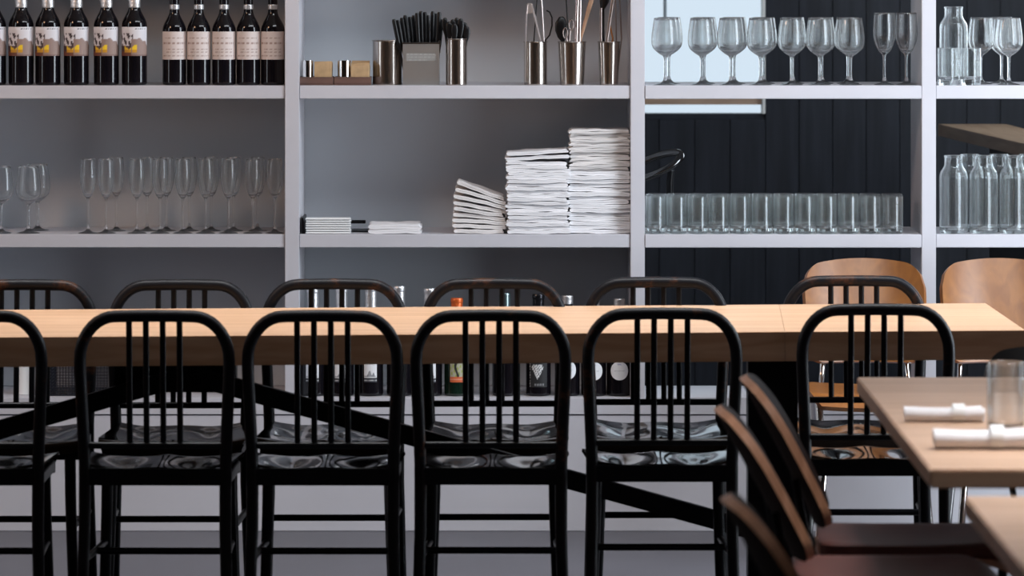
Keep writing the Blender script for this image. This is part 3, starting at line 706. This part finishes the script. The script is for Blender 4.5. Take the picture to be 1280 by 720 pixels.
def stack(px0, px1, zs, label, group, me_var, m, dd=0.02, flips=None, tilt=None, jit=0.004):
    d = DF+dd; cx = (X(px0, d)+X(px1, d))/2; n = len(zs)
    for i, z in enumerate(zs):
        fl = (random.random() < 0.45) if flips is None else flips[i]
        me = me_var[i % len(me_var)]
        rt = tilt[i] if tilt else random.uniform(-0.008, 0.008)
        x = cx+random.uniform(-jit, jit); yy = d+random.uniform(0, 0.012)
        o = obj('folded_napkin', me, m, None, (x, yy+(0.18 if fl else 0), z), (0, -rt if fl else rt, PI if fl else 0))
        pos = 'topmost' if i == n-1 else ('lowest' if i == 0 else ORD[i]+' from the bottom')
        tag(o, 'folded white napkin, %s %s' % (pos, label), 'napkin', group)
d = DF+0.02
w2 = X(712, d)-X(633, d)
T2 = 0.0104
var2 = [napkin_mesh(w2+random.uniform(-0.012, 0.002), 0.18, T2*0.97, s) for s in range(5)]
T3 = 0.0120
var3 = [napkin_mesh(w2-0.004+random.uniform(-0.012, 0.002), 0.18, T3*0.97, s+20) for s in range(5)]
T4 = 0.0060
var4 = [napkin_mesh(w2-0.008+random.uniform(-0.006, 0.002), 0.18, T4*0.97, s+40) for s in range(4)]
# middle stack: 21 napkins, the two topmost tilted
zs = [Z2+0.0015+T2*i for i in range(20)]+[Z2+0.0015+T2*20+0.006, Z2+0.0015+T2*21+0.010]
tl = [random.uniform(-0.006, 0.006) for _ in range(19)]+[0.022, -0.05, -0.06]
stack(633, 712, zs, 'of the middle napkin stack', 'napkins of the middle stack', var2, M_cloth, 0.015, tilt=tl)
# right stack: sixteen thick below, twenty thin on top
n3 = 15
zs = [Z2+0.0015+T3*i for i in range(n3)]
stack(711, 787, zs, 'of the thick napkins by the post', 'thick napkins of the tall stack', var3, M_cloth, 0.025)
zt = Z2+0.002+T3*n3
stack(714, 785, [zt+T4*i for i in range(20)], 'of the thin napkins atop the tall stack', 'thin napkins of the tall stack', var4, M_cloth2, 0.03, jit=0.003)
# left stack fans open to the left
d = DF+0.03; n1 = 9; wl = X(632, d)-X(566, d)
var1 = [napkin_mesh(wl+0.012*random.uniform(-1, 0.2), 0.18, 0.0108, s+60) for s in range(4)]
for i in range(n1):
    zl = Z2+0.0015+i*0.0166; zr = Z2+0.0015+i*0.0114
    if i > 5: zl += 0.004*(i-5)
    ang = math.atan2(zl-zr, wl); xr = X(631.5, d); cxm = xr-wl/2*math.cos(ang)-0.003*random.random()
    o = obj('folded_napkin', var1[i % 4], M_cloth2, None, (cxm, d+random.uniform(0, 0.01), (zl+zr)/2), (0, ang, 0))
    tag(o, 'folded white napkin, %s of the leaning fan of napkins' % ('topmost' if i == n1-1 else 'lowest' if i == 0 else ORD[i]+' from the bottom'), 'napkin', 'napkins of the leaning stack')

# flat stacks at the left of the same shelf
d = DF+0.03
t = thing('letter_tray', 'low black tray behind the flat white cards beside the left post', 'tray', (X(378, d), d, Z2))
obj('tray_base', bbox('base', 0, 0.19, 0.075, 0.20, 0.0, 0.004, 0.001), M_plastic, t)
obj('side_panel', bevel_mesh('side', ([(-0.003, 0, 0), (0.008, 0, 0), (0.003, 0, 0.046), (-0.003, 0, 0.046), (-0.003, 0.20, 0), (0.008, 0.20, 0), (0.003, 0.20, 0.046), (-0.003, 0.20, 0.046)], [(0, 1, 2, 3), (4, 7, 6, 5), (0, 4, 5, 1), (1, 5, 6, 2), (2, 6, 7, 3), (3, 7, 4, 0)]), 0.0008, 1), M_plastic, t)
obj('back_rail', bbox('rail', 0.0, 0.178, 0.17, 0.18, 0.020, 0.030, 0.001), M_plastic, t)
for i in range(7):
    wv = X(438, d)-X(381.5, d)
    o = obj('white_card', bbox('card', -wv/2, wv/2, 0, 0.052, 0, 0.0050, 0.0016), M_paper, None, ((X(382.5, d)+X(438, d))/2+random.uniform(-0.002, 0.002)+0.001, DF+0.022, Z2+0.0008+i*0.0066))
    tag(o, 'flat white card, %s of the low stack beside the post' % ('topmost' if i == 6 else 'lowest' if i == 0 else ORD[i]+' from the bottom'), 'card', 'flat white cards')
wv = X(526, d)-X(461, d); vf = [napkin_mesh(wv, 0.18, 0.0125, s+90) for s in range(2)]
for i in range(2):
    o = obj('folded_napkin', vf[i], M_cloth, None, ((X(461, d)+X(526, d))/2, DF+0.02, Z2+0.0015+i*0.0132), (0, 0.0, 0))
    tag(o, '%s of two folded white napkins lying flat alone on the shelf' % ['lower', 'upper'][i], 'napkin', 'two flat napkins')

# low deck, left bay: wire basket and white canister
d = DF+0.05; bx0, bx1 = X(60, d), X(152, d); Lb = bx1-bx0; hb = 0.20; db = 0.26
t = thing('wire_basket', 'dark wire mesh basket on the low deck at far left', 'basket', (bx0, d, ZD))
wires = []
for k in range(25): wires.append(tube([(Lb*k/24, 0, 0.003), (Lb*k/24, 0, hb)], 0.0011, 5))
for k in range(22): wires.append(tube([(0, 0, 0.003+(hb-0.003)*k/21), (Lb, 0, 0.003+(hb-0.003)*k/21)], 0.0011, 5))
o = obj('front_mesh', mesh('mesh', *join(*wires)), M_wire, t, kind='stuff')
obj('back_mesh', o.data, M_wire, t, (0, db, 0), kind='stuff')
wires = []
for k in range(25): wires.append(tube([(0, db*k/24, 0.003), (0, db*k/24, hb)], 0.0011, 5))
for k in range(22): wires.append(tube([(0, 0, 0.003+(hb-0.003)*k/21), (0, db, 0.003+(hb-0.003)*k/21)], 0.0011, 5))
o = obj('side_mesh', mesh('mesh', *join(*wires)), M_wire, t, kind='stuff'); obj('side_mesh', o.data, M_wire, t, (Lb, 0, 0), kind='stuff')
obj('bottom_plate', bbox('bottom', 0, Lb, 0, db, 0.0, 0.003, 0.0005), M_wire, t)
obj('rim', mesh('rim', *tube([(0, 0, hb), (Lb, 0, hb), (Lb, db, hb), (0, db, hb)], 0.003, 8, True), smooth=60), M_wire, t)
o = obj('white_canister', mesh('canister', *lathe([(0, 0), (0.023, 0), (0.025, 0.002), (0.025, 0.14), (0.022, 0.144), (0.022, 0.15), (0.0255, 0.152), (0.0255, 0.17), (0.023, 0.173), (0, 0.173)], 32), smooth=40), M_paper, None, (X(30, DF+0.10), DF+0.10, ZD))
tag(o, 'white canister on the low deck left of the wire basket', 'canister')

# ------------------------------------------------------------------ bar ledge in the room behind
zt = 1.06; th = 0.042
P = [(1.503, 17.5), (1.743, 17.5), (1.790, 15.3), (1.66, 15.3)]
P = [(1.503, 17.5), (1.745, 17.5), (1.83, 15.45), (1.648, 15.45)]
t = thing('bar_ledge', 'narrow wooden bar ledge on a dark panel in the room behind the right bay', 'ledge', (1.6, 16.5, 0))
V = [(x-1.6, y-16.5, zz) for zz in (zt-th, zt) for x, y in P]
obj('ledge_top', bevel_mesh('ledge_top', (V, [(0, 1, 2, 3), (4, 7, 6, 5), (0, 4, 5, 1), (1, 5, 6, 2), (2, 6, 7, 3), (3, 7, 4, 0)]), 0.002), wood_mat('ledge_oak', (0.36, 0.25, 0.17), (0.26, 0.17, 0.11), 0.4, axis=1), t)
obj('support_panel', bbox('support', 0.05, 0.15, -0.55, 0.65, 0.0, zt-th, 0.003), M_navy2, t)
obj('bolt', mesh('bolt', *xf(lathe([(0, 0), (0.012, 0), (0.012, 0.004), (0.007, 0.010), (0, 0.011)], 16), Matrix.Translation((0.112, -0.55, 0.965)) @ Matrix.Rotation(PI/2, 4, 'X')), smooth=40), M_chrome, t)

# ------------------------------------------------------------------ long table
t = thing('long_table', 'long oak topped communal table on black steel trestle between the black chairs', 'table', (-0.80, 12.4, 0))
ox, oy = -0.80, 12.4
nl = lambda x: 11.916+0.0873*(x+1.230)
fl_ = lambda x: 12.813+0.0942*(x+1.3226)
def plank(x0n, x1n, x0f, x1f):
    z0, z1 = 0.6785, 0.75
    V = [(x-ox, y-oy, z) for z in (z0, z1) for x, y in ((x0n, nl(x0n)), (x1n, nl(x1n)), (x1f, fl_(x1f)), (x0f, fl_(x0f)))]
    return bevel_mesh('top', (V, [(0, 1, 2, 3), (4, 7, 6, 5), (0, 4, 5, 1), (1, 5, 6, 2), (2, 6, 7, 3), (3, 7, 4, 0)]), 0.0008)
obj('table_top', plank(-2.86, 0.66475, -2.86, 0.69975), M_oak, t)
obj('table_top', plank(0.66525, 1.256, 0.70025, 1.2466), M_oak, t)
obj('apex_block', bbox('apex', -0.185, 0.115, -0.10, -0.02, 0.583, 0.678, 0.002), M_black, t)
yc = lambda x: 12.335+0.09*x-oy
for s in (-1, 1):
    xl = -0.80+s*1.455
    yl = 12.44+0.09*xl-oy
    obj('leg', bbox('leg', xl-ox-0.0625, xl-ox+0.0625, yl-0.05, yl+0.05, 0.0, 0.678, 0.003), M_black, t)
    obj('foot', bbox('foot', xl-ox-0.06, xl-ox+0.06, yl-0.36, yl+0.30, 0.0, 0.03, 0.003), M_black, t)
    # slanted strut from the apex down to the foot of the leg
    xa, za, xb, zb = -0.80+s*0.02, 0.625, xl-s*0.05, 0.225
    hx = 0.024
    V = []
    for (xx, zz) in ((xa, za), (xb, zb)):
        for yy in (-0.016, 0.016):
            for h_ in (-hx, hx): V.append((xx-ox, 12.335+0.09*xx-oy+yy+(0.05 if xx == xb else 0), zz+h_))
    obj('strut', bevel_mesh('strut', (V, [(0, 1, 3, 2), (4, 6, 7, 5), (0, 4, 5, 1), (2, 3, 7, 6), (0, 2, 6, 4), (1, 5, 7, 3)]), 0.002), M_black, t)

# ------------------------------------------------------------------ black metal chairs
HB = 0.823
def chair_parts(parent):
    yb = lambda z: -0.03*max(0.0, (z-0.44))/0.38 if z > 0.44 else -0.05*((0.44-z)/0.44)**1.5
    hw = lambda z: 0.168+0.010*max(0, min(1, (z-0.46)/0.22)) if z > 0.3 else 0.168+0.008*(0.3-z)/0.3
    R = 0.0145; zt = HB-R
    def post(s, z): return (s*hw(z), yb(z), z)
    arch = [post(-1, z) for z in (0.445, 0.50, 0.56, 0.62, 0.67, 0.70)]
    zc = 0.705; rz = zt-zc; rx = 0.085
    for k in range(1, 10):
        a = PI/2*k/9; arch.append((-(hw(zc)-rx+rx*math.cos(a)), yb(zc+rz*math.sin(a)), zc+rz*math.sin(a)))
    arch += [(-0.05, yb(zt), zt+0.001), (0, yb(zt), zt+0.0015)]
    arch = arch+[(-x, y, z) for x, y, z in arch[-2::-1]]
    obj('back_frame', mesh('back_frame', *tube(arch, R, 12), smooth=60), M_scuff, parent)
    rear = {}
    for s in (-1, 1):
        pts = [post(s, z) for z in (0.455, 0.40, 0.3, 0.2, 0.1, 0.012)]
        obj('leg', mesh('leg', *tube(pts, [R*1.02, R*1.02, R, R*0.97, R*0.92, R*0.88], 12), smooth=60), M_black, parent)
        pts = [(s*0.150, 0.355, 0.425), (s*0.152, 0.36, 0.30), (s*0.157, 0.368, 0.15), (s*0.162, 0.375, 0.012)]
        obj('leg', mesh('leg', *tube(pts, [R*1.0, R*0.98, R*0.95, R*0.88], 12), smooth=60), M_black, parent)
        obj('stretcher', mesh('stretcher', *tube([(s*0.169, -0.008, 0.225), (s*0.155, 0.364, 0.225)], 0.0085, 8), smooth=60), M_black, parent)
        for yy, xx in ((-0.05, 0.176), (0.375, 0.1625)):
            obj('foot_glide', mesh('glide', *xf(lathe([(0, 0), (0.013, 0), (0.0145, 0.003), (0.0145, 0.02), (0.011, 0.024), (0, 0.024)], 14), Matrix.Translation((s*xx, yy, 0))), smooth=50), M_plastic, parent)
    obj('stretcher', mesh('stretcher', *tube([(-0.160, 0.178, 0.225), (0.160, 0.178, 0.225)], 0.0085, 8), smooth=60), M_black, parent)
    zr = 0.499
    for k in (-1.5, -0.5, 0.5, 1.5):
        x = k*0.0401
        obj('slat', mesh('slat', *tube([(x, yb(zt), zt-0.006), (x, yb(0.65)-0.002, 0.65), (x, yb(zr), zr)], 0.0075, 10, flat=(0.6, 1.0)), smooth=60), M_black, parent)
    obj('back_rail', mesh('rail', *tube([(-hw(zr)+0.004, yb(zr), zr), (hw(zr)-0.004, yb(zr), zr)], 0.0085, 10), smooth=60), M_black, parent)
    # dished seat: grid in a rounded outline
    def sf(u, v):
        y = -0.005+0.395*v; half = 0.168+0.022*v
        e = abs(2*u-1)
        x = (2*u-1)*half
        cr = 0.05
        # rounded front corners
        if v > 0.85: x *= 1-0.10*((v-0.85)/0.15)**2
        z = 0.436+0.010*(e**4)+0.008*(1-min(1, v*7))
        dish = -0.016*math.exp(-((e-0.48)/0.28)**2)*math.exp(-((v-0.42)/0.33)**2)
        z += dish+0.004*math.exp(-(e/0.12)**2)*(v > 0.2)*min(1, (v-0.2)*3)
        if v > 0.86: z -= 0.030*((v-0.86)/0.14)**2
        return (x, y, z)
    obj('seat', mesh('seat', *sheet(sf, 28, 24, 0.007), smooth=70), M_seat, parent)
    obj('seat_apron', bevel_mesh('apron', join(box(-0.170, 0.170, -0.012, 0.004, 0.404, 0.444), box(-0.176, 0.176, 0.350, 0.362, 0.395, 0.422),
        box(-0.176, -0.166, 0.004, 0.350, 0.400, 0.428), box(0.166, 0.176, 0.004, 0.350, 0.400, 0.428)), 0.002), M_black, parent)
    return parent
near_px = [(-42, 388), (193, 388), (403, 388), (613.5, 387.5), (828, 385), (1095, 380)]
far_px = [(31, 352), (227, 352), (418, 351), (618, 350.5), (820, 349), (1067, 347)]
side = ['at the left frame edge', 'second from left', 'third from left', 'fourth from the left, before the diamond bottle', 'fifth from the left, before the table leg', 'rightmost, beside the front oak table']
proto = None
for i, (px, py) in enumerate(near_px):
    s = (py-HY)/(CZ-HB); d = F/s
    lab = 'slatted black chair, near side of long table, %s' % side[i]
    loc = (X(px, d), d+0.03, 0)
    if proto is None:
        proto = chair_parts(thing('metal_chair', lab, 'chair', loc, 0, 'near row of black metal chairs'))
    else: dup(proto, loc, (0, 0, random.uniform(-0.02, 0.02)), lab)
side2 = ['leftmost', 'second from left', 'third from the left, before mountain label bottles', 'fourth from the left, before orange capsule bottle', 'fifth from the left, before the middle post', 'rightmost, before orange plywood chair']
for i, (px, py) in enumerate(far_px):
    s = (py-HY)/(CZ-HB); d = F/s+0.075
    lab = 'slatted black chair, far side of long table, %s' % side2[i]
    dup(proto, (X(px, d), d-0.03, 0), (0, 0, PI+random.uniform(-0.01, 0.01)), lab, 'far row of black metal chairs')

# ------------------------------------------------------------------ plywood chairs
def ply_chair(label, loc, rz, wood, legm, pad=None, hw=0.172, shw=0.19, lean=0.15, group=None, arch=(0.018, 0.72, 0.055), back0=0.52, top=0.80, curve=0.035, name='plywood_chair', th=0.014):
    t = thing(name, label, 'chair', loc, rz, group)
    def bf(u, v):
        e = abs(2*u-1)
        zt = top-arch[0]*e*e
        if e > arch[1]: zt -= arch[2]*(1-math.sqrt(max(0, 1-((e-arch[1])/(1-arch[1]))**2)))
        zb = back0+0.0*e
        if e > 0.72: zb += 0.035*(1-math.sqrt(max(0, 1-((e-0.72)/0.28)**2)))
        z = zb+(zt-zb)*v
        f = (z-back0)/(top-back0)
        x = (2*u-1)*hw*(0.93+0.07*min(1, f*1.6))
        y = -0.19-lean*f**1.1+curve*e*e
        return (x, y, z)
    part = sheet(bf, 36, 14, th); bme = mesh('backrest', *part, smooth=50)
    if pad:                                                    # near-black faces, lighter wood along the edge
        bme.materials.append(M_back_face); bme.materials.append(wood)
        for k in range(2*36*14, len(bme.polygons)): bme.polygons[k].material_index = 1
    obj('backrest', bme, wood, t)
    def sf(u, v):
        e = abs(2*u-1); y = -0.19+0.40*v
        half = shw+0.012*math.sin(v*PI)
        if v > 0.85: half *= 1-0.12*((v-0.85)/0.15)**2
        if v < 0.12: half *= 1-0.10*((0.12-v)/0.12)**2
        z = 0.452-0.014*math.sin(PI*min(1, v*1.2))*(1-e*e)+0.006*e*e
        if v > 0.82: z -= 0.030*((v-0.82)/0.18)**2
        return ((2*u-1)*half, y, z)
    obj('seat', mesh('seat', *sheet(sf, 24, 22, 0.014), smooth=60), wood, t)
    if pad:
        def pf(u, v):
            x, y, z = sf(u, v); ed = max(abs(2*u-1), abs(2*v-1)); return (x*0.985, y*0.985+0.0015, z+0.020+(0.006 if ed < 0.9 else 0.006*(1-ed)/0.1))
        obj('seat_pad', mesh('pad', *sheet(pf, 24, 22, 0.024), smooth=60), pad, t)
    for s in (-1, 1):
        obj('leg', mesh('leg', *tube([(s*0.15, 0.12, 0.433), (s*(shw-0.03), 0.16, 0.25), (s*(shw-0.008), 0.185, 0.0)], [0.011, 0.011, 0.010], 10), smooth=60), legm, t)
        obj('leg', mesh('leg', *tube([(s*0.15, -0.12, 0.433), (s*(shw-0.03), -0.17, 0.25), (s*(shw-0.008), -0.205, 0.0)], [0.011, 0.011, 0.010], 10), smooth=60), legm, t)
        yb = bf(0.5+s*0.36, 0.35)
        obj('back_support', mesh('support', *tube([(s*0.12, -0.08, 0.436), (s*0.125, -0.19, 0.445), (yb[0], -0.215, 0.50), (yb[0], yb[1]-0.018, yb[2])], 0.008, 10), smooth=60), legm, t)
    obj('cross_bar', mesh('bar', *tube([(-0.15, -0.12, 0.430), (0.15, -0.12, 0.430)], 0.009, 8), smooth=60), legm, t)
    return t
d = 14.09
ply_chair('orange plywood shell chair against the right post, behind the far black chair', (X(1077, d), d-0.34, 0), PI, M_ply, M_chrome, hw=0.171, shw=0.168, curve=0.062, group=None)
ply_chair('orange plywood shell chair at the right frame edge under the carafes', (X(1247.5, d), d-0.34, 0), PI, M_ply, M_chrome, hw=0.171, shw=0.168, curve=0.062)
ply_chair('walnut chair with brown leather seat, nearer of two at the front oak table', (0.737, 9.58, 0), -PI/2, M_walnut, M_black, M_leather, th=0.017, curve=0.03, arch=(0.025, 0.55, 0.075))
ply_chair('walnut chair with brown leather seat, farther of two at the front oak table', (0.812, 10.12, 0), -PI/2-0.04, M_walnut, M_black, M_leather, th=0.017, curve=0.03, top=0.812, arch=(0.025, 0.55, 0.075))
ply_chair('walnut chair cut by the bottom frame edge beside the nearest oak table', (0.68, 7.9, 0), -PI/2+0.03, M_walnut, M_black, M_leather, th=0.018, curve=0.035, top=0.815, arch=(0.025, 0.55, 0.075))
ply_chair('round-backed chair painted dark as unlit, at the far head of the front oak table', (1.245, 10.84, 0), PI, M_black, M_black, None, hw=0.19, top=0.79)  # black material stands in for the unlit back

# ------------------------------------------------------------------ front tables and what lies on them
def small_table(label, x0, x1, y0, y1):
    cx, cy_ = (x0+x1)/2, (y0+y1)/2
    t = thing('cafe_table', label, 'table', (cx, cy_, 0)); hx, hy = (x1-x0)/2, (y1-y0)/2
    obj('table_top', bbox('top', -hx, hx, -hy, hy, 0.7155, 0.75, 0.003), M_oak2, t)
    for s in (-1, 1):
        obj('pedestal', mesh('pedestal', *tube([(0, s*hy*0.55, 0.03), (0, s*hy*0.55, 0.70)], 0.035, 16), smooth=50), M_black, t)
        obj('foot_plate', bbox('foot', -0.25, 0.25, s*hy*0.55-0.035, s*hy*0.55+0.035, 0.0, 0.032, 0.004), M_black, t)
        obj('top_bracket', bbox('bracket', -0.25, 0.25, s*hy*0.55-0.03, s*hy*0.55+0.03, 0.698, 0.715, 0.002), M_black, t)
    return t
small_table('oak table at right with napkin rolls and a tumbler on it', 0.752, 1.552, 8.92, 10.82)
small_table('oak table at the lower right corner, nearest to the viewer, bare', 0.774, 1.574, 6.95, 8.49)

def napkin_roll(label, px0, px1, py, d, r, rz):
    t = thing('napkin_roll', label, 'napkin', (X((px0+px1)/2, d), d, 0.75), rz)
    L = X(px1, d)-X(px0, d); n = 22; V, Fc = [], []
    # spiral wrap, a little flattened
    turns = 2.3; N = 56; m = 8
    for j in range(m+1):
        xx = -L/2+L*j/m; fl = 1-0.10*math.sin(PI*j/m)+0.05*(j/m)
        for th_ in (0, 1):
            for k in range(N+1):
                f = k/N; a = 2*PI*turns*f-PI*0.55; rr = r*(0.40+0.56*f)*fl-0.0016*th_
                V.append((xx+0.004*math.sin(a*0.5+1), rr*math.cos(a)*1.12, r*0.92*fl+rr*math.sin(a)*0.9))
    W = 2*(N+1)
    for j in range(m):
        for k in range(N):
            a = j*W+k; b = a+W; Fc.append((a, a+1, b+1, b)); a2 = a+N+1; b2 = b+N+1; Fc.append((a2, b2, b2+1, a2+1))
        for k in (0, N):
            a = j*W+k; Fc.append((a, a+W, a+W+N+1, a+N+1))
    for j in (0, m):
        for k in range(N): a = j*W+k; Fc.append((a, a+N+1, a+N+2, a+1))
    me = mesh('roll', V, Fc, smooth=60)
    zmin = min(v.co.z for v in me.vertices)
    for v in me.vertices: v.co.z -= zmin
    obj('wrap', me, M_cloth, t)
    obj('paper_band', mesh('band', *xf(lathe([(r*0.99, -0.012), (r*1.015, -0.012), (r*1.015, 0.012), (r*0.99, 0.012), (r*0.99, -0.012)], 28), Matrix.Translation((L*0.18, 0, r*0.86)) @ Matrix.Scale(1.12, 4, (0, 1, 0)) @ Matrix.Scale(0.9, 4, (0, 0, 1)) @ Matrix.Rotation(PI/2, 4, 'Y')), smooth=50), M_paper, t)
    return t
napkin_roll('rolled white napkin on the front oak table, farther of two', 1132, 1229, 527, 9.81, 0.0205, -0.05)
napkin_roll('rolled white napkin on the front oak table, nearer of two, left of the tumbler foot', 1169, 1282, 561, 9.28, 0.0255, -0.03)
d = 9.69
ME_tall = mesh('tall_tumbler', *lathe(tumbler_prof(0.0355, 0.136, 0.012, 0.002), 44), smooth=50)
tag(obj('tall_tumbler', ME_tall, M_glass, None, (X(1251.5, d), 9.60, 0.75)), 'tall clear tumbler standing behind the napkin rolls on the front oak table', 'glass')
